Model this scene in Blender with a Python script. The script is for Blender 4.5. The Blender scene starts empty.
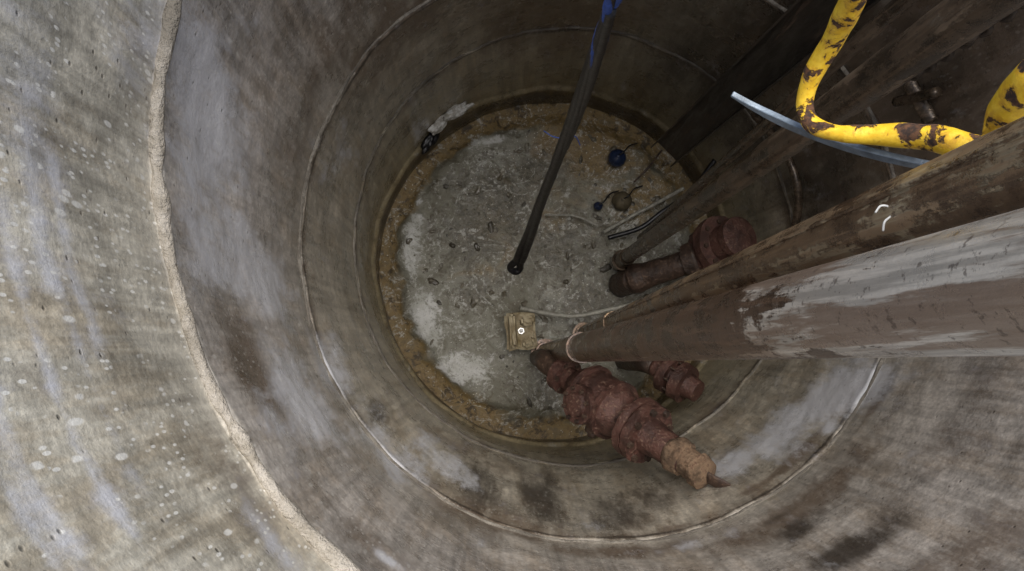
import bpy, bmesh, math, random
import numpy as np
from mathutils import Vector, Matrix, noise
random.seed(4)
F=800.0; W=1024; H=571; NX,NY=500.0,352.0
scene=bpy.context.scene
HC=0.55   # eye height above the ground, ground is z=0
# ---------------- camera ----------------
cam=bpy.data.cameras.new("camera"); cam.sensor_width=36; cam.lens=F/W*36; cam.clip_end=500; cam.clip_start=0.01
co=bpy.data.objects.new("camera",cam); scene.collection.objects.link(co); scene.camera=co
co.location=(0,0,HC)
tx=math.atan((NY-H/2)/F); ty=math.atan((NX-W/2)/F)
M=Matrix.Rotation(tx,3,'X')@Matrix.Rotation(ty,3,'Y')
co.rotation_euler=M.to_euler()
def P(px,py,d):
    v=M@Vector(((px-W/2)/F,-(py-H/2)/F,-1.0))
    v=v*(d/-v.z)
    return Vector((v.x,v.y,HC+v.z))
# ---------------- helpers ----------------
def link(o,parent=None):
    scene.collection.objects.link(o)
    if parent: o.parent=parent
    return o
def empty(name):
    e=bpy.data.objects.new(name,None); e.empty_display_size=.05; return link(e)
def meshobj(name,verts,faces,mat=None,parent=None,smooth=True):
    me=bpy.data.meshes.new(name); me.from_pydata([tuple(v) for v in verts],[],faces); me.update()
    if smooth: me.polygons.foreach_set("use_smooth",[True]*len(me.polygons))
    o=bpy.data.objects.new(name,me)
    if mat: me.materials.append(mat)
    return link(o,parent)
def resample(pts,n):
    pts=[Vector(p) for p in pts]
    if len(pts)==2: return [pts[0].lerp(pts[1],i/(n-1)) for i in range(n)]
    q=[pts[0]*2-pts[1]]+pts+[pts[-1]*2-pts[-2]]
    out=[];m=len(pts)-1
    for i in range(n):
        t=i/(n-1)*m; k=min(int(t),m-1); u=t-k
        a,b,c,d=q[k:k+4]
        out.append(0.5*((2*b)+(c-a)*u+(2*a-5*b+4*c-d)*u*u+(3*b-a-3*c+d)*u**3))
    return out
def lerp_list(l,t):
    if len(l)==1:return l[0]
    x=t*(len(l)-1);k=min(int(x),len(l)-2);return l[k]+(l[k+1]-l[k])*(x-k)
def tube(name,pts,radii,mat,parent=None,n=60,segs=24,rough=0.0,nscale=20,flat=1.0,updir=None):
    c=resample(pts,n); verts=[];faces=[]
    t0=(c[1]-c[0]).normalized()
    u=Vector(updir) if updir else t0.orthogonal()
    u=(u-t0*u.dot(t0)).normalized()
    for i in range(n):
        t=(c[min(i+1,n-1)]-c[max(i-1,0)]).normalized()
        u=(u-t*u.dot(t)).normalized(); v=t.cross(u)
        r=lerp_list(radii,i/(n-1))
        for j in range(segs):
            a=2*math.pi*j/segs
            p=u*math.cos(a)*r+v*math.sin(a)*r*flat
            if rough: p=p*(1+rough*noise.noise((c[i]+p)*nscale))
            verts.append(c[i]+p)
    for i in range(n-1):
        for j in range(segs):
            k=(j+1)%segs
            faces.append((i*segs+j,i*segs+k,(i+1)*segs+k,(i+1)*segs+j))
    faces.append(tuple(reversed(range(segs)))); faces.append(tuple(range((n-1)*segs,n*segs)))
    return meshobj(name,verts,faces,mat,parent)
def frame(a,b):
    z=(b-a).normalized(); x=z.orthogonal().normalized(); y=z.cross(x); return x,y,z
def lathe(name,a,b,prof,mat,parent=None,segs=40,rough=0.04,nscale=25):
    """profile (distance along axis, radius); sharp profile corners get their own vertices so steps stay crisp"""
    a=Vector(a);b=Vector(b);x,y,z=frame(a,b);L=(b-a).length
    verts=[];faces=[]
    def ring(t,r):
        o=len(verts)
        for j in range(segs):
            an=2*math.pi*j/segs; dr=x*math.cos(an)+y*math.sin(an); p=a+z*(t*L)+dr*r
            k=1+rough*(noise.noise(p*nscale)+.5*noise.noise(p*nscale*2.7))
            verts.append(a+z*(t*L)+dr*r*k)
        return o
    prev_slope=None; last=None
    for i in range(len(prof)-1):
        (t0,r0),(t1,r1)=prof[i],prof[i+1]
        dx=(t1-t0)*L; dy=r1-r0
        if abs(dx)<1e-6 and abs(dy)<1e-6: continue
        sl=math.atan2(dy,dx)
        m=max(1,int(abs(dx)/0.010))
        if prev_slope is None or abs(sl-prev_slope)>math.radians(35): last=ring(t0,r0)
        prev_slope=sl
        for k in range(1,m+1):
            cur=ring(t0+(t1-t0)*k/m,r0+(r1-r0)*k/m)
            for j in range(segs):
                q=(j+1)%segs; faces.append((last+j,last+q,cur+q,cur+j))
            last=cur
    faces.append(tuple(reversed(range(segs)))); faces.append(tuple(range(last,last+segs)))
    return meshobj(name,verts,faces,mat,parent)
def bolts(a,b,t,rad,n,mat,parent,size=.012,length=.045,ph=0.2):
    a=Vector(a);b=Vector(b);x,y,z=frame(a,b);c=a+(b-a)*t
    for i in range(n):
        an=ph+2*math.pi*i/n; p=c+(x*math.cos(an)+y*math.sin(an))*rad
        verts=[];faces=[]
        for (h,s) in ((-length,size*.9),(-length*.55,size),(-length*.54,size*.5),(length*.54,size*.5),(length*.55,size),(length,size*.9)):
            for j in range(6):
                q=math.pi/3*j+i; verts.append(p+z*h+(x*math.cos(q)+y*math.sin(q))*s)
        for r in range(5):
            for j in range(6):
                k=(j+1)%6; faces.append((r*6+j,r*6+k,(r+1)*6+k,(r+1)*6+j))
        faces.append((5,4,3,2,1,0)); faces.append((30,31,32,33,34,35))
        meshobj("bolt_%d"%(i+1),verts,faces,mat,parent,smooth=False)
# ---------------- material helpers ----------------
class NB:
    def __init__(s,name):
        s.m=bpy.data.materials.new(name); s.m.use_nodes=True; s.t=s.m.node_tree; s.n=s.t.nodes; s.n.clear()
        s.out=s.n.new('ShaderNodeOutputMaterial'); s.b=s.n.new('ShaderNodeBsdfPrincipled')
        s.t.links.new(s.b.outputs[0],s.out.inputs[0]); s.geo=s.n.new('ShaderNodeNewGeometry')
    def l(s,a,b): s.t.links.new(a,b)
    def pos(s,sc=(1,1,1),loc=(0,0,0)):
        m=s.n.new('ShaderNodeMapping'); m.inputs['Scale'].default_value=sc; m.inputs['Location'].default_value=loc
        s.l(s.geo.outputs['Position'],m.inputs[0]); return m.outputs[0]
    def noise(s,scale,vec=None,detail=5,rough=.6,dist=0):
        n=s.n.new('ShaderNodeTexNoise'); n.inputs['Scale'].default_value=scale; n.inputs['Detail'].default_value=detail
        n.inputs['Roughness'].default_value=rough; n.inputs['Distortion'].default_value=dist
        s.l(vec if vec else s.geo.outputs['Position'],n.inputs['Vector']); return n.outputs['Fac']
    def vor(s,scale,vec=None,feat='F1'):
        n=s.n.new('ShaderNodeTexVoronoi'); n.feature=feat; n.inputs['Scale'].default_value=scale
        s.l(vec if vec else s.geo.outputs['Position'],n.inputs['Vector']); return n.outputs['Distance']
    def rng(s,v,a,b,c=0,d=1):
        n=s.n.new('ShaderNodeMapRange'); n.interpolation_type='SMOOTHSTEP'
        s.l(v,n.inputs[0]); n.inputs[1].default_value=a;n.inputs[2].default_value=b;n.inputs[3].default_value=c;n.inputs[4].default_value=d
        return n.outputs[0]
    def math(s,op,a,b):
        n=s.n.new('ShaderNodeMath'); n.operation=op
        for i,v in enumerate((a,b)):
            if isinstance(v,(int,float)): n.inputs[i].default_value=v
            else: s.l(v,n.inputs[i])
        return n.outputs[0]
    def mix(s,f,a,b,mode='MIX'):
        n=s.n.new('ShaderNodeMix'); n.data_type='RGBA'; n.blend_type=mode
        for k,v in ((0,f),(6,a),(7,b)):
            if isinstance(v,(int,float)): n.inputs[k].default_value=v
            elif isinstance(v,tuple): n.inputs[k].default_value=(*v,1)
            else: s.l(v,n.inputs[k])
        return n.outputs[2]
    def col(s,c): s.l(c,s.b.inputs['Base Color'])
    def rough(s,v):
        if isinstance(v,(int,float)): s.b.inputs['Roughness'].default_value=v
        else: s.l(v,s.b.inputs['Roughness'])
    def bump(s,h,dist=.01,st=1):
        n=s.n.new('ShaderNodeBump'); n.inputs['Distance'].default_value=dist; n.inputs['Strength'].default_value=st
        s.l(h,n.inputs['Height']); s.l(n.outputs[0],s.b.inputs['Normal'])
    def attr(s,name):
        n=s.n.new('ShaderNodeAttribute'); n.attribute_name=name; return n
    def sep(s,c):
        n=s.n.new('ShaderNodeSeparateColor'); s.l(c,n.inputs[0]); return n.outputs
def concrete():
    k=NB("stained_concrete")
    base=k.attr("base").outputs['Color']; R,G,B=k.sep(k.attr("mask").outputs['Color'])[:3]
    mid=k.noise(4.2,detail=7,rough=.7); fine=k.noise(75,detail=3,rough=.65)
    streak=k.noise(38,k.pos((1,1,.04)),detail=3,rough=.65)
    v=k.math('ADD',k.rng(mid,.32,.68,.72,1.25),k.rng(streak,.3,.7,-.20,.20))
    v=k.math('MULTIPLY',v,k.rng(fine,.25,.75,.80,1.20))
    vv=k.n.new('ShaderNodeCombineColor')
    for i in range(3): k.l(v,vv.inputs[i])
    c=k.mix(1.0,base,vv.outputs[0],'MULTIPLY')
    brk=k.noise(9,k.pos((1,1,.35)),detail=8,rough=.74)
    brk2=k.noise(9,k.pos((1,1,.25),(4,2,0)),detail=8,rough=.74)
    c=k.mix(k.rng(brk2,.46,.62,0,.45),c,k.mix(1.0,c,(.66,.55,.42),'MULTIPLY'))
    def msk(m,nz,amp=.9,a=.42,b=.75):
        return k.rng(k.math('ADD',m,k.math('MULTIPLY',k.math('SUBTRACT',nz,.5),amp)),a,b)
    c=k.mix(k.math('MULTIPLY',msk(B,brk,2.0,.2,.8),.8),c,(.125,.083,.052))
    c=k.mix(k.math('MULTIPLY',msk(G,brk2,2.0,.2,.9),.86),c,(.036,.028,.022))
    c=k.mix(k.math('MULTIPLY',msk(R,brk,2.4,.15,.85),.85),c,(.72,.73,.77))
    al=k.attr("mask").outputs['Alpha']
    gate=k.noise(13,k.pos((1,1,1),(9,1,7)),detail=2)
    vd=k.vor(38,k.pos((1,1,.30),(3,1,7))); f=k.math('MULTIPLY',k.rng(vd,.13,.22,1,0),k.rng(gate,.50,.56))
    vd2=k.vor(95,k.pos((1,1,.35),(3,5,7)))
    f=k.math('MAXIMUM',f,k.math('MULTIPLY',k.rng(vd2,.2,.30,1,0),k.rng(gate,.52,.44)))
    c=k.mix(k.math('MULTIPLY',f,k.math('MULTIPLY',al,.85)),c,(.95,.94,.88))
    po=k.vor(27); c=k.mix(k.rng(po,.04,.13,.6,0),c,(.06,.05,.04))
    k.col(c); k.rough(k.rng(mid,.35,.65,.2,.48))
    k.b.inputs['Specular IOR Level'].default_value=.65
    h=k.math('ADD',k.math('MULTIPLY',brk,.7),k.math('ADD',k.math('MULTIPLY',fine,.18),k.rng(po,.03,.13,-.2,0)))
    k.bump(h,.009,.8); return k.m
def rusty(name,c1,c2,c3,scale=18,rough=.8,bump=.004,stretch=1.0,dirt=.8):
    k=NB(name); p=k.pos((1,1,stretch))
    a=k.noise(scale,p,5,.7); b=k.noise(scale*3.1,p,4,.7); 
    c=k.mix(k.rng(a,.32,.62),c1,c2); c=k.mix(k.rng(b,.52,.7),c,c3); 
    c=k.mix(k.rng(k.noise(scale*.5,p,5,.7),.44,.60,0,dirt),c,tuple(x*.35 for x in c1))
    k.col(c); k.rough(k.rng(b,.3,.7,rough-.25,min(1,rough+.1))); k.bump(k.math('ADD',a,b),bump); return k.m
def plain(name,c,rough=.5,metal=0,var=.3,scale=30):
    k=NB(name); a=k.noise(scale,None,4,.7)
    k.col(k.mix(k.rng(a,.3,.7),tuple(x*(1-var) for x in c),tuple(min(1,x*(1+var)) for x in c)))
    k.rough(rough); k.b.inputs['Metallic'].default_value=metal; k.bump(a,.002); return k.m
def pipe_mat(name,zs,light,brown,dark,bare=.5,seed=0,off=0):
    k=NB(name)
    st=k.noise(26,k.pos((1,1,.08),(seed,0,0)),6,.68); st2=k.noise(110,k.pos((1,1,.04),(seed,3,0)),3,.6)
    blot=k.noise(13,k.pos((1,1,.6),(0,seed,0)),8,.75)
    s=k.n.new('ShaderNodeSeparateXYZ'); k.l(k.geo.outputs['Position'],s.inputs[0])
    zf=k.rng(s.outputs[2],zs[0],zs[1])
    c=k.mix(k.rng(blot,.38,.6),dark,brown); c=k.mix(k.rng(st2,.50,.66,0,.4),c,tuple(x*2.0 for x in brown))
    m=k.math('ADD',k.math('MULTIPLY',zf,bare),k.math('ADD',k.math('MULTIPLY',k.math('SUBTRACT',st,.5),2.8),k.math('MULTIPLY',k.math('SUBTRACT',blot,.5),2.2)))
    lm=k.rng(m,.25+off,.42+off)
    lc=k.mix(k.rng(st2,.38,.62),light,tuple(x*.6 for x in light))
    lc=k.mix(k.rng(st,.48,.56,0,.8),lc,tuple(x*1.6 for x in brown))
    c=k.mix(lm,c,lc)
    c=k.mix(k.rng(k.noise(70,None,4,.7),.58,.66,0,.6),c,dark)
    k.col(c); k.rough(k.rng(blot,.35,.65,.18,.42)); k.b.inputs['Metallic'].default_value=.35
    k.bump(k.math('ADD',k.math('MULTIPLY',blot,.7),k.math('MULTIPLY',lm,.3)),.003); return k.m
# ---------------- shaft geometry ----------------
D2=2.615; D1=3.56
prof_px=[(0.58,None),(1.39,(727,128)),(D2,(602,236)),(D1,(574,241)),(4.5,(549,268))]
cent=[]
for d,c in prof_px:
    if c is None: cent.append(None)
    else: p=P(c[0],c[1],d); cent.append((p.x,p.y))
cent[0]=(cent[1][0]+.01,cent[1][1]-.01)
ds=[a[0] for a in prof_px]
def centre(d):
    return np.interp(d,ds,[c[0] for c in cent]),np.interp(d,ds,[c[1] for c in cent])
rp=[(0.55,1.014),(1.382,1.014),(1.395,1.0),(D2-.02,1.0),(D2,1.0),(D2+.006,.990),(D1-.02,.992),(D1-.003,.992),(D1+.003,.984),(4.28,.975),(4.30,.955),(4.62,.955)]
rd=[a[0] for a in rp]; rr=[a[1] for a in rp]
depths=[]
for i in range(len(rp)-1):
    a,b=rp[i][0],rp[i+1][0]; m=max(2,int((b-a)/.014)); depths+=list(np.linspace(a,b,m,endpoint=False))
depths.append(rp[-1][0]); depths=np.array(depths)
NT=560; th=np.linspace(0,2*np.pi,NT,endpoint=False)
def wall_hit(px,py):
    """where the line of sight through a pixel meets the wall -> (theta, depth)"""
    for d in np.arange(.4,4.6,.01):
        p=P(px,py,d); cx,cy=centre(d); r=np.interp(d,rd,rr)
        if math.hypot(p.x-cx,p.y-cy)>=r: return math.atan2(p.y-cy,p.x-cx),d
    return 0,4.6
TH,DD=np.meshgrid(th,depths)
def blobs(lst):
    o=np.zeros_like(TH)
    for (px,py,sa,sd,s) in lst:
        t,d=wall_hit(px,py); dt=(TH-t+np.pi)%(2*np.pi)-np.pi
        o=np.maximum(o,s*np.exp(-((dt/sa)**2+((DD-d)/sd)**2)))
    return o
white=blobs([(195,80,.14,.35,.8),(215,130,.20,.28,.85),(205,225,.18,.25,.75),(262,280,.14,.35,.8),(240,255,.14,.25,.8),(300,395,.16,.28,.9),(330,370,.12,.28,.8),
 (385,455,.2,.25,.65),(440,460,.15,.22,.65),(270,420,.08,.12,.7),(20,60,.2,.12,.55),(0,420,.4,.022,.65),(60,410,.3,.018,.65),(0,470,.3,.02,.6),(30,215,.25,.03,.6),(60,240,.3,.025,.55),(60,320,.3,.02,.5),
 (830,395,.18,.22,.95),(785,430,.16,.24,.85),(860,380,.14,.20,.95),(735,458,.2,.16,.75),(390,555,.03,.03,.9),(270,545,.1,.05,.5),(830,425,.05,.06,1.),(590,530,.1,.1,.35),  # leading blobs: light on the lower-right wall, painted in as pale patches
 (420,470,.06,.3,.6),(900,470,.1,.05,.3),(680,548,.2,.05,.45),(420,130,.1,.2,.55),(340,150,.1,.5,.35)])
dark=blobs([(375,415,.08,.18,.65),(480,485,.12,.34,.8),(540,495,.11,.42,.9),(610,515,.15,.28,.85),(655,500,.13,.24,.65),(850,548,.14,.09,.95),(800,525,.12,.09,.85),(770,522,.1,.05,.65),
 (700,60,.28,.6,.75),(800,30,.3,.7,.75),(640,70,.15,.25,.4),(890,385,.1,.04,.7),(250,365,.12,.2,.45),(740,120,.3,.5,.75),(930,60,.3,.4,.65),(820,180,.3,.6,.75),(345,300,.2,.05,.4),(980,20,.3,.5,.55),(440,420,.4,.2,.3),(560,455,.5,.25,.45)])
brown=blobs([(250,370,.18,.22,.95),(330,380,.12,.2,.6),(480,520,.4,.22,.75),(300,120,.25,.25,.5),(400,30,.4,.4,.75),(330,45,.3,.3,.65),(550,15,.5,.6,.8),(800,510,.4,.14,.75),(950,440,.3,.2,.4),
 (960,560,.3,.15,.55),(840,90,.6,1.0,.9),(350,520,.2,.2,.55),(230,480,.18,.14,.5),(620,555,.3,.10,.85),(40,150,.2,.10,.35),(20,330,.2,.06,.4),(790,462,.25,.05,.95),(880,400,.12,.04,.95),(900,100,.6,.9,.9),(460,450,.5,.3,.5),(380,250,.6,.4,.3),(980,30,.5,.8,.8)])
joint=np.maximum(np.exp(-((DD-D2-.016)/.014)**2),np.exp(-((DD-D1-.014)/.014)**2))*.9
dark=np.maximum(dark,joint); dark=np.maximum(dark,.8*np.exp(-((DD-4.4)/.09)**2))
brown=np.maximum(brown,np.maximum(.55*np.exp(-((DD-D2-.03)/.05)**2),.55*np.exp(-((DD-D1-.03)/.06)**2)))
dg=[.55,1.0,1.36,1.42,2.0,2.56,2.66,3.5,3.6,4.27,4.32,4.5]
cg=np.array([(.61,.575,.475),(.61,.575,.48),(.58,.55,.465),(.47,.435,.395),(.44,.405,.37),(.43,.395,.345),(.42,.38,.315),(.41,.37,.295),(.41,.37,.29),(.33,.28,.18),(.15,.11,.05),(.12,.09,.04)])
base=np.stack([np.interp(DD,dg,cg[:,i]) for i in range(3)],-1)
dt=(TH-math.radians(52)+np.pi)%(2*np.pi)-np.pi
ur_dark=np.exp(-(dt/.85)**2)*np.interp(DD,[.5,1.2,2,4.5],[.55,.75,.8,.68])
base=base*(1-.68*ur_dark[...,None])  # base colour multiplied darker around the upper-right side of the wall
dt=(TH-math.radians(-60)+np.pi)%(2*np.pi)-np.pi
base=base*(1-.15*np.exp(-(dt/.8)**2)*(DD<1.39))[...,None]
speck=np.interp(DD,[.5,1.37,1.4,4.6],[1,.9,.3,.1])*np.where(np.cos(TH-math.radians(180))>-.1,1,.35)
verts=[];cnt=0
for i,d in enumerate(depths):
    cx,cy=centre(d); r=np.interp(d,rd,rr)
    nearj=max(math.exp(-((d-1.39)/.02)**2),math.exp(-((d-D2)/.02)**2),math.exp(-((d-D1)/.02)**2),math.exp(-((d-4.29)/.02)**2))
    for t in th:
        c,s=math.cos(t),math.sin(t)
        q=Vector((c*1.3,s*1.3,d*1.1))
        n=.014*noise.noise(q*1.3)+.007*noise.noise(q*5)+.0022*noise.noise(q*19)
        if nearj>.1: n+=nearj*.006*noise.noise(q*9)
        dz=nearj*.018*noise.noise(Vector((c*2,s*2,7)))+nearj*.01*noise.noise(Vector((c*9,s*9,2)))
        verts.append((cx+c*(r+n),cy+s*(r+n),HC-d+dz))
faces=[]
for i in range(len(depths)-1):
    for j in range(NT):
        k=(j+1)%NT; faces.append((i*NT+j,(i+1)*NT+j,(i+1)*NT+k,i*NT+k))
conc=concrete()
shaft=empty("concrete_manhole_shaft")
wall=meshobj("wall",verts,faces,conc,shaft)
def setattr_col(o,name,arr):
    a=o.data.attributes.new(name,'FLOAT_COLOR','POINT'); a.data.foreach_set('color',arr.astype(np.float32).ravel())
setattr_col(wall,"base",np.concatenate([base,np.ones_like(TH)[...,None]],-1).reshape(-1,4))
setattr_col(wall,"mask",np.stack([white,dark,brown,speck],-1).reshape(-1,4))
# mortar beads at the joints
def mortar(name,c1,c2):
    mort=NB(name); a_=mort.noise(26,None,5,.7); b_=mort.noise(90,None,3,.7); d_=mort.noise(3,None,3,.6)
    mort.col(mort.mix(mort.rng(d_,.42,.62,0,.8),mort.mix(mort.rng(a_,.35,.65),c1,c2),tuple(x*.6 for x in c1))); mort.rough(.85); mort.bump(mort.math('ADD',a_,b_),.01); return mort.m
def bead(name,d,R,w,h,seed,mat):
    cx,cy=centre(d); vs=[];fs=[];n=720;m=12
    for i in range(n):
        t=2*math.pi*i/n; c,s=math.cos(t),math.sin(t); q=Vector((c*3,s*3,seed))
        k=1+.5*noise.noise(q*1.7)+.5*noise.noise(q*6); rw=w*max(.45,k)
        q2=Vector((c*1.3,s*1.3,d*1.1)); off=.014*noise.noise(q2*1.3)+.007*noise.noise(q2*5)
        dz=.018*noise.noise(Vector((c*2,s*2,7)))
        for j in range(m):
            a=2*math.pi*j/m
            r=R+off+rw*math.cos(a); z=HC-d+dz+h*k*math.sin(a)+.003*noise.noise(Vector((c*30,s*30,a)))
            vs.append((cx+c*r,cy+s*r,z))
    for i in range(n):
        for j in range(m):
            k=(i+1)%n;l=(j+1)%m; fs.append((i*m+j,k*m+j,k*m+l,i*m+l))
    meshobj(name,vs,fs,mat,shaft)
bead("joint_mortar_upper",1.386,1.006,.014,.016,1,mortar("mortar",(.33,.295,.24),(.50,.46,.40)))
mm_=mortar("mortar_stained",(.17,.15,.125),(.30,.275,.235))
bead("joint_mortar_middle",D2,.999,.007,.006,5,mm_)
bead("joint_mortar_lower",D1,.991,.006,.006,9,mm_)
# ---------------- ground ----------------
gm=NB("ground_gravel_soil"); a=gm.noise(6,None,8,.7); b=gm.noise(60,None,6,.7)
gm.col(gm.mix(gm.rng(a,.35,.65),(.16,.13,.09),(.24,.21,.17))); gm.rough(.95); gm.bump(gm.math('ADD',a,b),.03)
cx0,cy0=centre(.55); vs=[];fs=[];radii=[1.005,1.2,1.201,1.5,3,10,60,200]; zz=[0,0,-.03,-.04,-.04,-.04,-.04,-.04]
for r,z in zip(radii,zz):
    for j in range(96):
        t=2*math.pi*j/96; vs.append((cx0+r*math.cos(t),cy0+r*math.sin(t),z))
for i in range(2,len(radii)-1):
    for j in range(96):
        k=(j+1)%96; fs.append((i*96+j,(i+1)*96+j,(i+1)*96+k,i*96+k))
meshobj("ground",vs,fs,gm.m,None)
fs=[]
for i in range(0,2):
    for j in range(96):
        k=(j+1)%96; fs.append((i*96+j,(i+1)*96+j,(i+1)*96+k,i*96+k))
meshobj("rim",vs,fs,plain("rim_concrete",(.3,.28,.24),.9),shaft)
# ---------------- floor sludge ----------------
DF=4.5; fcx,fcy=centre(DF); fz=HC-DF
NR,NA=190,560; vs=[];msk=[]
def fblob(lst,x,y):
    o=0
    for (bx,by,sx,sy,s) in lst: o=max(o,s*math.exp(-(((x-bx)/sx)**2+((y-by)/sy)**2)))
    return o
def FP(px,py): p=P(px,py,DF); return p.x,p.y
S=DF/F
darkb=[(*FP(a,b),sx*S,sy*S,s) for a,b,sx,sy,s in [(500,200,70,55,1.),(470,235,50,50,.95),(560,250,90,50,.9),(455,185,30,18,.8),(540,170,60,35,.9),(610,165,25,18,.6),(560,390,50,40,1.),(620,420,60,25,1.),(590,310,60,55,1.),(660,300,50,120,1.),(690,200,20,40,.8),(480,290,45,25,.8),(520,135,15,10,.8),(510,160,60,10,.7),(600,220,50,30,.7)]]
yelb=[(*FP(a,b),sx*S,sy*S,s) for a,b,sx,sy,s in [(600,150,75,45,1.),(560,118,80,16,1.),(640,200,55,45,.8),(450,160,30,20,.4),(500,245,70,50,.55),(560,200,50,50,.6),(640,140,40,30,.9),(470,400,60,12,.5)]]
litb=[(*FP(a,b),sx*S,sy*S,s) for a,b,sx,sy,s in [(413,230,17,70,.9),(425,330,28,50,1.),(455,372,50,26,.95),(475,142,45,10,.8),(418,180,18,25,.8),(640,240,25,20,.6),(500,360,30,25,.5),(610,190,22,12,.6),(540,120,50,6,.6),(665,180,12,30,.5)]]
pc=FP(549,268); pr=149*S
for i in range(NR):
    r=(i/(NR-1))*.99
    for j in range(NA):
        t=2*math.pi*j/NA; x=fcx+r*math.cos(t); y=fcy+r*math.sin(t); q=Vector((x,y,0))
        rho=math.hypot(x-pc[0],y-pc[1])/pr + .05*noise.noise(q*4)+.04*noise.noise(q*14)
        pad=1/(1+math.exp((rho-1)*50))
        dk=fblob(darkb,x,y); 
        h=.055*pad+.008*noise.noise(q*6)+.005*noise.fractal(q*14,1,2,4)*(1-.6*dk)-.012*dk*pad
        vs.append((x,y,fz+h))
        msk.append((pad*.02+pad*fblob(litb,x,y)*.85,dk*pad,max(fblob(yelb,x,y),(1-pad)*.95),pad))
fs=[]
for i in range(NR-1):
    for j in range(NA):
        k=(j+1)%NA; fs.append((i*NA+j,(i+1)*NA+j,(i+1)*NA+k,i*NA+k))
k=NB("sludge"); am=k.attr("mask"); R,G,B=k.sep(am.outputs['Color'])[:3]; A=am.outputs['Alpha']
n1=k.noise(5,None,6,.62,1.0); n2=k.noise(15,None,8,.74,.6); n3=k.noise(90,None,3,.7); v1=k.vor(48); n4=k.noise(3.2,k.pos((1,1,1),(5,2,0)),7,.62,1.6)
n5=k.noise(38,None,5,.7,.4)
c=k.mix(k.rng(n1,.35,.65),(.16,.15,.11),(.27,.265,.22))
ym=k.rng(k.math('ADD',B,k.math('MULTIPLY',k.math('SUBTRACT',n1,.5),1.8)),.3,.8)
c=k.mix(k.math('MULTIPLY',ym,.85),c,k.mix(k.rng(n2,.35,.6),(.10,.062,.018),(.31,.195,.055)))
c=k.mix(k.rng(n2,.47,.60,0,.7),c,(.10,.083,.05))
lm=k.rng(k.math('ADD',R,k.math('MULTIPLY',k.math('SUBTRACT',n2,.5),1.9)),.40,.75)
c=k.mix(k.math('MULTIPLY',lm,.9),c,k.mix(k.rng(n4,.4,.6),(.66,.66,.64),(.46,.46,.42)))
dm=k.rng(k.math('ADD',G,k.math('MULTIPLY',k.math('SUBTRACT',n2,.5),1.9)),.30,1.0)
c=k.mix(k.math('MULTIPLY',dm,.85),c,k.mix(k.rng(n5,.40,.60),(.055,.047,.03),(.135,.12,.085)))
fo=k.math('ABSOLUTE',k.math('SUBTRACT',n4,.5),0); c=k.mix(k.math('MULTIPLY',k.rng(fo,.0,.03,.7,0),k.rng(n5,.45,.58)),c,(.50,.50,.46))
c=k.mix(k.math('MULTIPLY',k.rng(n5,.60,.68,.7,0),0.0),c,(.5,.5,.5))
c=k.mix(k.rng(n5,.60,.68,0,.6),c,(.48,.47,.42))
c=k.mix(k.math('MULTIPLY',k.rng(v1,.08,.2,.85,0),k.rng(n1,.48,.56)),c,(.68,.67,.60))
c=k.mix(k.rng(n3,.58,.66,0,.55),c,(.045,.036,.026))
edge=k.rng(A,.02,.6,1,0); c=k.mix(k.math('MULTIPLY',edge,k.rng(n2,.36,.52,.85,.0)),c,(.035,.024,.012))
k.col(c); k.rough(k.rng(k.math('ADD',dm,k.math('MULTIPLY',n1,.5)),.2,.8,.5,.14))
k.b.inputs['Specular IOR Level'].default_value=.45
k.bump(k.math('ADD',k.math('MULTIPLY',n2,.8),k.math('ADD',k.math('MULTIPLY',n5,.5),k.math('MULTIPLY',n3,.25))),.011,.85)
fl=meshobj("sludge_floor",vs,fs,k.m,None); setattr_col(fl,"mask",np.array(msk))
# ---------------- pipes ----------------
m_p1=pipe_mat("worn_galvanised_pipe",(-.75,-.08),(.74,.68,.60),(.135,.085,.056),(.048,.029,.021),1.0,2,.20)
m_p2=pipe_mat("brown_stained_pipe",(-2.5,.3),(.48,.39,.26),(.20,.13,.075),(.08,.048,.029),.35,9,.02)
m_rail=pipe_mat("dark_guide_rail_steel",(-3.5,0),(.28,.235,.18),(.12,.086,.058),(.04,.03,.022),.2,5,.12)
def riser(name,a,b,r,mat,ext=.25):
    e=empty(name); a=Vector(a);b=Vector(b); b2=b+(b-a).normalized()*ext
    tube("pipe",[a,b2],[r],mat,e,n=240,segs=56,rough=.012,nscale=9)
    L=(b2-a).length
    lathe("foot_collar",a,b2,[(0,r*1.0),(.0,r*1.5),(.03/L,r*1.5),(.032/L,r*1.2),(.1/L,r*1.18),(.102/L,r)],mat,e)
    return e,a,b2
e1,a1,b1=riser("steel_riser_pipe",P(545,353,4.38),P(1024,283,.56),.0515,m_p1,.2)
e2,a2,b2=riser("steel_riser_pipe.001",P(583,334,4.32),P(1024,172,.62),.040,m_p2,.25)
def along(a,b,t): return a.lerp(b,t)
x_,y_,z_=frame(a2,b2); side=(Vector((-.9,.35,.0))); side=(side-z_*side.dot(z_)).normalized()
tube("seam_weld",[a2+side*.040,b2+side*.040],[.0035],m_p2,e2,n=200,segs=8,rough=.5,nscale=60)
for (a,b,r,t,mt,e) in ((a1,b1,.0515,.35,m_p1,e1),(a2,b2,.040,.30,m_p2,e2)):
    lathe("coupling",along(a,b,t),along(a,b,t+.02),[(0,r),(0,r*1.1),(1,r*1.1),(1,r)],mt,e)
wire=plain("bright_wire",(.8,.8,.77),.4,0,.1)
bt=min(np.arange(.5,.99,.002),key=lambda t:abs((along(a2,b2,t).x/(HC-along(a2,b2,t).z))*F-(914-NX)))
hc=along(a2,b2,bt)+Vector((-.042,-.008,.034)); 
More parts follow.
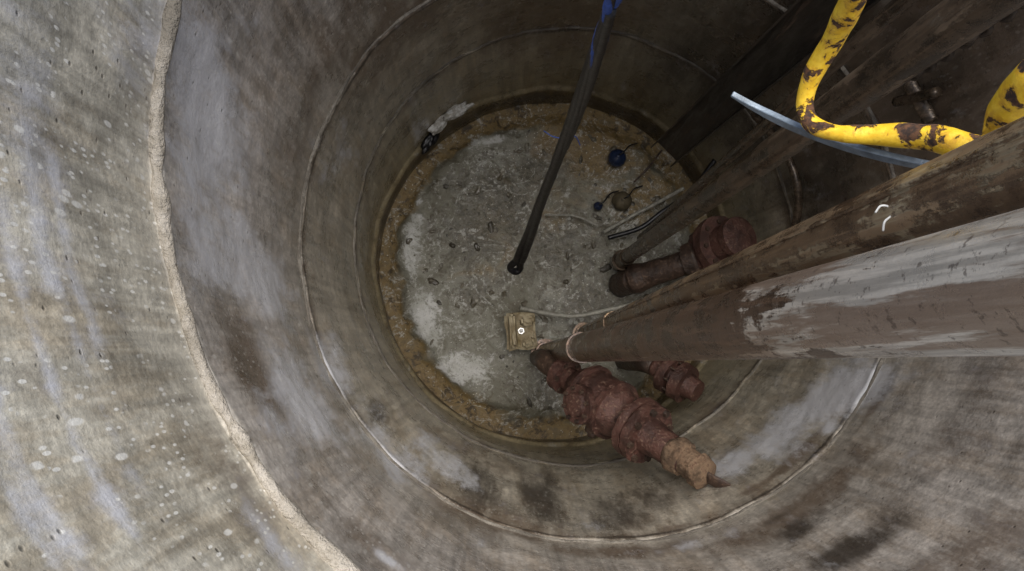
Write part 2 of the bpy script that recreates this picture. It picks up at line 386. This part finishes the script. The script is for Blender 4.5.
tube("wire_hook",[hc+Vector((-.008,.004,0)),hc+Vector((-.004,.010,.004)),hc+Vector((.004,.008,.006)),hc+Vector((.004,0,.007)),hc+Vector((-.002,-.006,.006)),hc+Vector((-.001,-.014,.0))],[.0011],wire,e2,n=30,segs=8)
# guide rail pipe
ga=P(620,262,4.25); gb=P(985,0,1.08)
rail=empty("guide_rail"); gt=gb+(gb-ga).normalized()*.45
tube("rail_tube",[ga,gt],[.036],m_rail,rail,n=160,segs=40,rough=.02)
lathe("rail_shoe",ga-(gb-ga).normalized()*.02,ga+(gb-ga).normalized()*.25,[(0,.05),(.4,.055),(.42,.045),(1,.042)],m_rail,rail)
ga2=P(640,238,4.25); gb2=P(905,0,1.45)
rail2=empty("guide_rail.001"); gt2=gb2+(gb2-ga2).normalized()*.8
tube("rail_tube",[ga2,gt2],[.017],m_rail,rail2,n=120,segs=24,rough=.02)
def channel(name,a,b,w,dp,th_,mat,inward):
    a=Vector(a);b=Vector(b);z=(b-a).normalized(); v=Vector(inward); v=(v-z*v.dot(z)).normalized(); u=z.cross(v)
    sec=[(-w/2,0),(-w/2,dp),(-w/2+th_,dp),(-w/2+th_,th_),(w/2-th_,th_),(w/2-th_,dp),(w/2,dp),(w/2,0)]
    vs=[];n=60
    for i in range(n):
        c=a.lerp(b,i/(n-1))
        for (s,d) in sec: 
            p=c+u*s+v*d; vs.append(p+Vector((1,1,0))*.003*noise.noise(p*6))
    fs=[]
    for i in range(n-1):
        for j in range(8):
            k=(j+1)%8; fs.append((i*8+j,i*8+k,(i+1)*8+k,(i+1)*8+j))
    fs.append((0,7,4,3));fs.append((0,3,2,1));fs.append((7,6,5,4))
    return meshobj(name,vs,fs,mat,None,smooth=False)
m_ch=rusty("black_rusted_steel",(.028,.022,.018),(.055,.041,.031),(.12,.085,.06),10,.6,.004,.15)
ca=P(668,150,4.1); cb=P(835,0,2.15); cd=(cb-ca).normalized()
inw=Vector((cent[2][0],cent[2][1],0))-Vector((cb.x,cb.y,0))
channel("steel_channel",ca,cb+cd*1.35,.15,.055,.008,m_ch,inw)
def wp(px,py,inset=.03):
    t,d=wall_hit(px,py); cx,cy=centre(d); r=np.interp(d,rd,rr)-inset
    return Vector((cx+r*math.cos(t),cy+r*math.sin(t),HC-d))
con=tube("conduit",[wp(760,110),wp(785,140),wp(800,168),wp(806,200),wp(800,240)],[.018],m_rail,None,n=40,segs=14)
br=empty("wall_bracket")
tube("arm",[wp(912,72,.02),wp(938,120,.02)],[.022],m_rail,br,n=16,segs=10,flat=.5)
tube("clip",[wp(905,98,.03),wp(948,88,.03)],[.016],m_rail,br,n=12,segs=10)
def chain(name,a,b,L,mat):
    a=Vector(a);b=Vector(b);z=(b-a).normalized();x=z.orthogonal().normalized();y=z.cross(x);n=int((b-a).length/(L*.72))
    vs=[];fs=[]
    wr=L*.15
    for i in range(n):
        c=a+z*(L*.72*i)+x*.004*math.sin(i*1.3); ang=(i%2)*math.pi/2+.3*math.sin(i)
        u=x*math.cos(ang)+y*math.sin(ang); w=z.cross(u); m=16;s=6;o=len(vs)
        for j in range(m):
            t=2*math.pi*j/m; ct=z*(math.sin(t)*L*.42)+u*(math.cos(t)*L*.26); nd=(z*(math.sin(t)*.7)+u*math.cos(t)).normalized()
            for q in range(s):
                an=2*math.pi*q/s; vs.append(c+ct+nd*math.cos(an)*wr+w*math.sin(an)*wr)
        for j in range(m):
            for q in range(s):
                k=(j+1)%m;l=(q+1)%s; fs.append((o+j*s+q,o+k*s+q,o+k*s+l,o+j*s+l))
    return meshobj(name,vs,fs,mat)
cb_=P(905,80,1.95); chain("lifting_chain",cb_,Vector((cb_.x+.01,cb_.y,.05)),.05,m_ch)
# ---------------- yellow rails ----------------
k=NB("chipped_yellow_paint"); n1=k.noise(38,None,6,.65,.4); n2=k.noise(120,None,4,.7); n3=k.noise(9,None,4,.6)
mm=k.rng(k.math('ADD',n1,k.math('MULTIPLY',k.math('SUBTRACT',n3,.5),.5)),.53,.57)
c=k.mix(k.rng(n2,.3,.7),(.80,.48,.02),(.92,.62,.05)); c=k.mix(k.rng(n1,.46,.53,0,.6),c,(.55,.26,.02))
c=k.mix(mm,c,k.mix(k.rng(n2,.4,.6),(.03,.017,.012),(.12,.055,.025)))
k.col(c); k.rough(k.rng(mm,0,1,.38,.85)); k.bump(k.math('ADD',k.rng(mm,0,1,1,0),k.math('MULTIPLY',n2,.3)),.003); yel=k.m
g1=empty("yellow_grab_rail")
tube("bent_bar",[P(905,-110,.6),P(870,-45,.7),P(850,5,.78),P(832,42,.84),P(812,76,.88),P(805,104,.9),P(812,124,.9),P(838,133,.88),P(880,135,.86),P(925,137,.83),P(962,146,.8),P(1010,165,.78)],
 [.0155,.0150,.0135,.012,.0105,.0095,.0095,.009,.012,.0145,.015,.015],yel,g1,n=160,segs=28,rough=.12,nscale=45)
g2=empty("yellow_grab_rail.001")
tube("bent_bar",[P(1140,20,.56),P(1080,40,.62),P(1038,75,.66),P(1014,104,.70),P(1004,135,.74),P(1004,190,.78)],[.018],yel,g2,n=80,segs=28,rough=.08,nscale=45)
# ---------------- steel strap ----------------
m_st=plain("zinc_strap",(.17,.21,.25),.4,.2,.35,40)
def strap(name,pts,w,t,mat,updir):
    c=resample(pts,50);vs=[];fs=[];n=50
    up=Vector(updir)
    for i in range(n):
        z=(c[min(i+1,n-1)]-c[max(i-1,0)]).normalized(); u=(up-z*up.dot(z)).normalized(); v=z.cross(u)
        k=w*min(1,.3+i/20)
        for s,q in ((-1,-1),(1,-1),(1,1),(-1,1)): vs.append(c[i]+u*s*k/2+v*q*t/2)
    for i in range(n-1):
        for j in range(4):
            k=(j+1)%4; fs.append((i*4+j,i*4+k,(i+1)*4+k,(i+1)*4+j))
    fs.append((0,3,2,1));fs.append((n*4-4,n*4-3,n*4-2,n*4-1))
    o=meshobj(name,vs,fs,mat,None,smooth=False); b=o.modifiers.new("bev",'BEVEL'); b.width=.0008; return o
strap("steel_strap",[P(732,94,.95),P(760,110,.95),P(800,129,.93),P(850,147,.9),P(900,160,.87),P(960,172,.85)],.013,.0072,m_st,(.05,.10,1))
# ---------------- hanging hose / rope ----------------
m_blk=plain("black_rubber",(.008,.008,.010),.35,0,.3,60); m_blu=plain("blue_rope",(.025,.07,.30),.7,0,.4,90)
hz=empty("lifting_rope")
hp=[(640,-75,.62),(628,-35,.75),(612,5,.9),(597,50,1.15),(583,92,1.5),(570,128,1.9),(557,160,2.3),(543,196,2.75),(530,234,3.2),(518,264,3.5)]
hp3=[P(*p) for p in hp]
cc=resample(hp3,220)
def strand(name,ph,amp,r0,r1,i0,i1,mat,tw=26):
    pts=[];rad=[]
    for i in range(i0,i1):
        t=i/219; an=ph+tw*t*2; A=amp*(r0+(r1-r0)*t)
        pts.append(cc[i]+Vector((math.cos(an),math.sin(an),0))*A); rad.append(r0+(r1-r0)*t)
    tube(name,pts,rad,mat,hz,n=(i1-i0),segs=14,rough=.12,nscale=50)
strand("sheath_strand_1",0,.6,.0036,.0175,50,216,m_blk,3)
strand("sheath_strand_2",math.pi,.6,.0040,.0185,50,219,m_blk,3)
strand("sheath_strand_3",math.pi/2,.5,.0038,.015,30,205,m_blk,3)
strand("blue_rope",.8,.9,.0050,.008,0,84,m_blu,14)
strand("blue_rope_2",3.6,.9,.0055,.007,0,76,m_blu,14)
pe=cc[-1]
tube("end_loop",[cc[-6],pe+Vector((-.03,-.005,-.01)),pe+Vector((-.03,-.02,-.03)),pe+Vector((-.015,-.028,-.05)),pe+Vector((0,-.026,-.05)),pe+Vector((.010,-.012,-.03)),cc[-6]],[.016],m_blk,hz,n=50,segs=10)
for s_,q in ((1,.3),(-1,1.1)):
    b0=cc[130]; tube("loose_thread_%d"%(1 if s_>0 else 2),[b0,b0+Vector((.03*s_,.02,-.05)),b0+Vector((.05*s_,.05*q,-.12))],[.0015],m_blu,hz,n=20,segs=6)
# ---------------- rusted valve ----------------
m_red=rusty("red_rust",(.075,.034,.026),(.125,.056,.042),(.24,.15,.105),26,.6,.006,1,.75)
m_drk=rusty("dark_rust",(.045,.027,.02),(.085,.052,.036),(.18,.115,.075),20,.6,.005)
m_tan=rusty("tan_scale",(.22,.14,.085),(.32,.215,.135),(.12,.055,.04),30,.85,.010)
va=empty("rusted_check_valve")
A=P(561,373,3.45);B=P(690,464,2.92)
lathe("valve_body",A,B,[(0,.04),(.0,.078),(.06,.078),(.06,.050),(.12,.050),(.15,.070),(.19,.096),(.24,.108),(.32,.112),(.44,.110),(.50,.098),(.55,.076),(.62,.070),(.62,.122),(.665,.122),(.665,.105),(.675,.105),(.675,.121),(.72,.121),(.72,.070),(.80,.064),(.9,.058),(.97,.05),(1,.035)],m_red,va,segs=64,rough=.05,nscale=22)
for t_ in (.245,.44):
    lathe("body_rib",A.lerp(B,t_),A.lerp(B,t_+.025),[(0,.10),(0,.124),(1,.124),(1,.10)],m_red,va,segs=64,rough=.04)
bolts(A,B,.67,.103,8,m_drk,va,.015,.052)
bolts(A,B,.03,.064,6,m_drk,va,.011,.032)
x,y,z=frame(A,B); up=Vector((-0.2,-.35,1)); up=(up-z*up.dot(z)).normalized()
C=A.lerp(B,.35)
lathe("bonnet",C+up*.08,C+up*.155,[(0,.070),(.4,.066),(.4,.080),(.75,.080),(.75,.050),(.95,.045),(1,.02)],m_red,va,segs=40,rough=.05,nscale=22)
bolts(C+up*.08,C+up*.155,.6,.066,8,m_drk,va,.009,.028)
sd=z.cross(up)
lathe("hinge_pin_boss",C+sd*.09,C+sd*.16,[(0,.036),(.7,.034),(.7,.022),(1,.018)],m_drk,va,segs=20)
tube("elbow",[A+z*.01,A-z*.04,A-z*.08+Vector((-.01,0.01,-.05)),A-z*.09+Vector((-.01,.02,-.2)),A-z*.09+Vector((0,.02,-1.1))],[.046,.046,.05,.046,.046],m_drk,va,n=50,segs=24,rough=.05)
D0=B-z*.09
lathe("nozzle",D0,D0+z*.17,[(0,.060),(.1,.066),(.35,.064),(.38,.052),(.72,.050),(.72,.060),(.95,.058),(1,.03)],m_tan,va,segs=30,rough=.14,nscale=26)
tube("broken_strap",[D0+z*.13,D0+z*.19+Vector((.015,-.01,-.01)),D0+z*.25+Vector((.03,.0,-.03))],[.030,.024,.014],m_drk,va,n=20,segs=16,rough=.4,flat=.35)
v2=empty("rusted_flanged_stub")
A=P(655,366,3.9);B=P(698,392,3.75)
lathe("stub_body",A,B,[(0,.05),(.25,.055),(.25,.092),(.42,.092),(.42,.060),(.55,.060),(.55,.095),(.75,.092),(.76,.06),(1,.05),(1,.03)],m_red,v2,segs=40,rough=.05,nscale=22)
bolts(A,B,.48,.078,8,m_drk,v2,.012,.045)
tube("drop",[A,A+Vector((-.05,.02,-.08)),A+Vector((-.07,.02,-.6))],[.05],m_drk,v2,n=20,segs=20,rough=.1)
v3=empty("rusted_discharge_elbow")
A=P(632,280,4.15);B=P(700,258,3.95)
lathe("pipe_run",A,B,[(0,.075),(.1,.08),(.25,.066),(.8,.064),(.82,.09),(1,.09)],m_drk,v3,segs=36,rough=.06)
C1=P(708,251,3.98);C2=P(742,236,3.75)
lathe("flange",C1,C2,[(0,.085),(.0,.125),(.2,.128),(.2,.10),(.28,.10),(.28,.145),(.48,.145),(.48,.09),(.8,.085),(.8,.10),(.95,.10),(1,.05)],m_red,v3,segs=56,rough=.05,nscale=20)
bolts(C1,C2,.25,.115,8,m_drk,v3,.014,.07)
tube("elbow_bend",[P(690,262,3.97),P(712,250,3.95),P(730,243,3.9)],[.075],m_drk,v3,n=20,segs=24,rough=.06)
A=P(632,280,4.15)
tube("leg",[A+Vector((.02,0,0)),A+Vector((-.01,0,-.15)),A+Vector((-.01,0,-.4))],[.07],m_drk,v3,n=16,segs=20,rough=.1)
# ---------------- base bracket ----------------
k=NB("limed_bracket"); a=k.noise(20,None,5,.7); k.col(k.mix(k.rng(a,.35,.65),(.19,.14,.065),(.38,.32,.20))); k.rough(.5); k.bump(a,.01); m_br=k.m
bb=empty("pipe_foot_bracket")
def block(name,c,sx,sy,sz,rot,mat,parent,bev=.012):
    bm=bmesh.new(); bmesh.ops.create_cube(bm,size=1); bmesh.ops.scale(bm,vec=(sx,sy,sz),verts=bm.verts)
    bmesh.ops.bevel(bm,geom=bm.edges[:]+bm.verts[:],offset=bev,segments=2,affect='EDGES')
    bmesh.ops.subdivide_edges(bm,edges=bm.edges[:],cuts=3,use_grid_fill=True)
    for v in bm.verts: v.co+=Vector((1,1,1))*.012*noise.noise(v.co*20)
    me=bpy.data.meshes.new(name); bm.to_mesh(me); bm.free(); me.materials.append(mat)
    o=bpy.data.objects.new(name,me); link(o,parent); o.location=c; o.rotation_euler=(0,0,rot); return o
bc=P(521,331,4.3)
block("plate",bc,.165,.20,.035,.1,m_br,bb)
block("upright",bc+Vector((-.045,.0,.05)),.035,.17,.10,.1,m_br,bb)
block("lug",bc+Vector((.035,.055,.04)),.07,.045,.07,.1,m_br,bb)
block("lug_2",bc+Vector((.04,-.06,.03)),.06,.04,.06,.3,m_br,bb)
lathe("bolt_head",bc+Vector((0,0,.015)),bc+Vector((0,0,.05)),[(0,.018),(.5,.018),(.5,.011),(1,.010)],plain("bright_zinc",(.75,.75,.73),.35,.3,.1),bb,segs=6,rough=0)
m_gh=plain("grey_hose",(.27,.26,.22),.5,0,.35,40)
tube("grey_hose",[P(520,308,4.25),P(545,313,4.3),P(575,316,4.3),P(612,309,4.3),P(650,300,4.3)],[.012],m_gh,None,n=60,segs=14,rough=.1)
tube("cable",[P(608,238,4.3),P(640,228,4.3),P(662,212,4.28),P(690,192,4.2),P(715,160,4.1)],[.013],m_blk,None,n=60,segs=12)
tube("cable.001",[P(604,232,4.35),P(632,216,4.38),P(655,204,4.35),P(684,188,4.25)],[.010],m_gh,None,n=60,segs=12)
tube("thin_rod",[P(598,226,4.38),P(575,216,4.38),P(545,215,4.38)],[.005],m_gh,None,n=20,segs=8)
tube("stick",[P(634,182,4.36),P(648,168,4.36),P(662,150,4.3)],[.006],m_drk,None,n=20,segs=8,rough=.3)
def floatball(name,px,py,r,mat,d=4.4):
    c=P(px,py,d); e=empty(name)
    lathe("shell",c-Vector((0,0,r)),c+Vector((0,0,r*1.1)),[(0,r*.3),(.08,r*.6),(.25,r*.9),(.45,r),(.65,r*.93),(.8,r*.7),(.9,r*.42),(.93,r*.25),(1,r*.22)],mat,e,segs=32,rough=.08)
    tube("cord",[c+Vector((0,0,r)),c+Vector((.03,.02,r*1.3)),c+Vector((.07,.07,0.0)),c+Vector((.12,.09,-.02))],[.004],m_blk,e,n=24,segs=8)
floatball("float_switch",617,158,.052,plain("blue_black_plastic",(.015,.025,.06),.08,0,.3))
floatball("float_switch.001",622,201,.055,plain("olive_fouled_plastic",(.085,.068,.04),.6,0,.4))
floatball("float_switch.002",598,206,.026,plain("dark_blue_plastic",(.015,.022,.05),.15,0,.3))
k=NB("wet_rag"); a=k.noise(30,None,6,.7); k.col(k.mix(k.rng(a,.4,.6),(.35,.33,.29),(.7,.7,.68))); k.rough(.7); k.bump(a,.01)
rg=empty("discarded_rag")
def lump(name,c,sx,sy,sz,mat,parent,seed=0,rot=0):
    bm=bmesh.new(); bmesh.ops.create_icosphere(bm,subdivisions=4,radius=1)
    for v in bm.verts:
        q=v.co.copy(); f=1+.45*noise.noise(q*1.6+Vector((seed,0,0)))+.2*noise.noise(q*4+Vector((seed,0,0)))
        v.co=Vector((q.x*sx*f,q.y*sy*f,q.z*sz*f))
    me=bpy.data.meshes.new(name); bm.to_mesh(me); bm.free(); me.materials.append(mat)
    for p in me.polygons: p.use_smooth=True
    o=bpy.data.objects.new(name,me); link(o,parent); o.location=c; o.rotation_euler=(0,0,rot); return o
lump("cloth_fold",wp(434,122,.03),.06,.026,.03,k.m,rg,3,.8)
lump("cloth_fold_2",wp(452,107,.03),.09,.026,.03,k.m,rg,8,.5)
lump("cloth_fold_3",wp(426,136,.03),.07,.03,.03,m_blk,rg,5,1.0)
# debris scattered in the sludge: one object
bm=bmesh.new(); random.seed(11)
for i in range(190):
    a=random.uniform(0,2*math.pi); r=.80*math.sqrt(random.random()); s=random.choice([.005,.006,.006,.008,.011,.016])*random.uniform(.6,1.3)
    c=Vector((pc[0]+r*math.cos(a),pc[1]+r*math.sin(a),fz+.050))
    mt=Matrix.Translation(c)@Matrix.Rotation(random.uniform(0,6),4,'Z')@Matrix.Diagonal((s*random.uniform(.8,2.6),s,s*.6,1))
    g=bmesh.ops.create_icosphere(bm,subdivisions=2,radius=1,matrix=mt)
    for v in g['verts']: v.co+=(v.co-c)*.6*noise.noise(v.co*60)
me=bpy.data.meshes.new("debris"); bm.to_mesh(me); bm.free()
me.materials.append(rusty("debris_mix",(.05,.04,.025),(.14,.12,.08),(.40,.38,.32),9,.5,.004)); link(bpy.data.objects.new("floating_debris",me))
# ---------------- light ----------------
w=bpy.data.worlds.new("World"); scene.world=w; w.use_nodes=True; nt=w.node_tree
bg=nt.nodes['Background']; sky=nt.nodes.new('ShaderNodeTexSky'); sky.sky_type='NISHITA'; sky.sun_disc=False
EL=math.radians(72); AZ=math.radians(74)
sky.sun_elevation=EL; sky.sun_rotation=math.radians(90)-AZ; sky.air_density=1; sky.dust_density=3
nt.links.new(sky.outputs[0],bg.inputs[0]); bg.inputs[1].default_value=.15
sl=bpy.data.lights.new("sun",'SUN'); sl.energy=5; sl.angle=math.radians(55); sl.color=(1,.97,.925)
so=bpy.data.objects.new("sun",sl); link(so)
dirv=Vector((math.cos(EL)*math.cos(AZ),math.cos(EL)*math.sin(AZ),math.sin(EL)))
so.rotation_euler=dirv.to_track_quat('Z','Y').to_euler(); so.location=dirv*20
scene.view_settings.view_transform='Standard'; scene.view_settings.look='None'; scene.view_settings.exposure=0
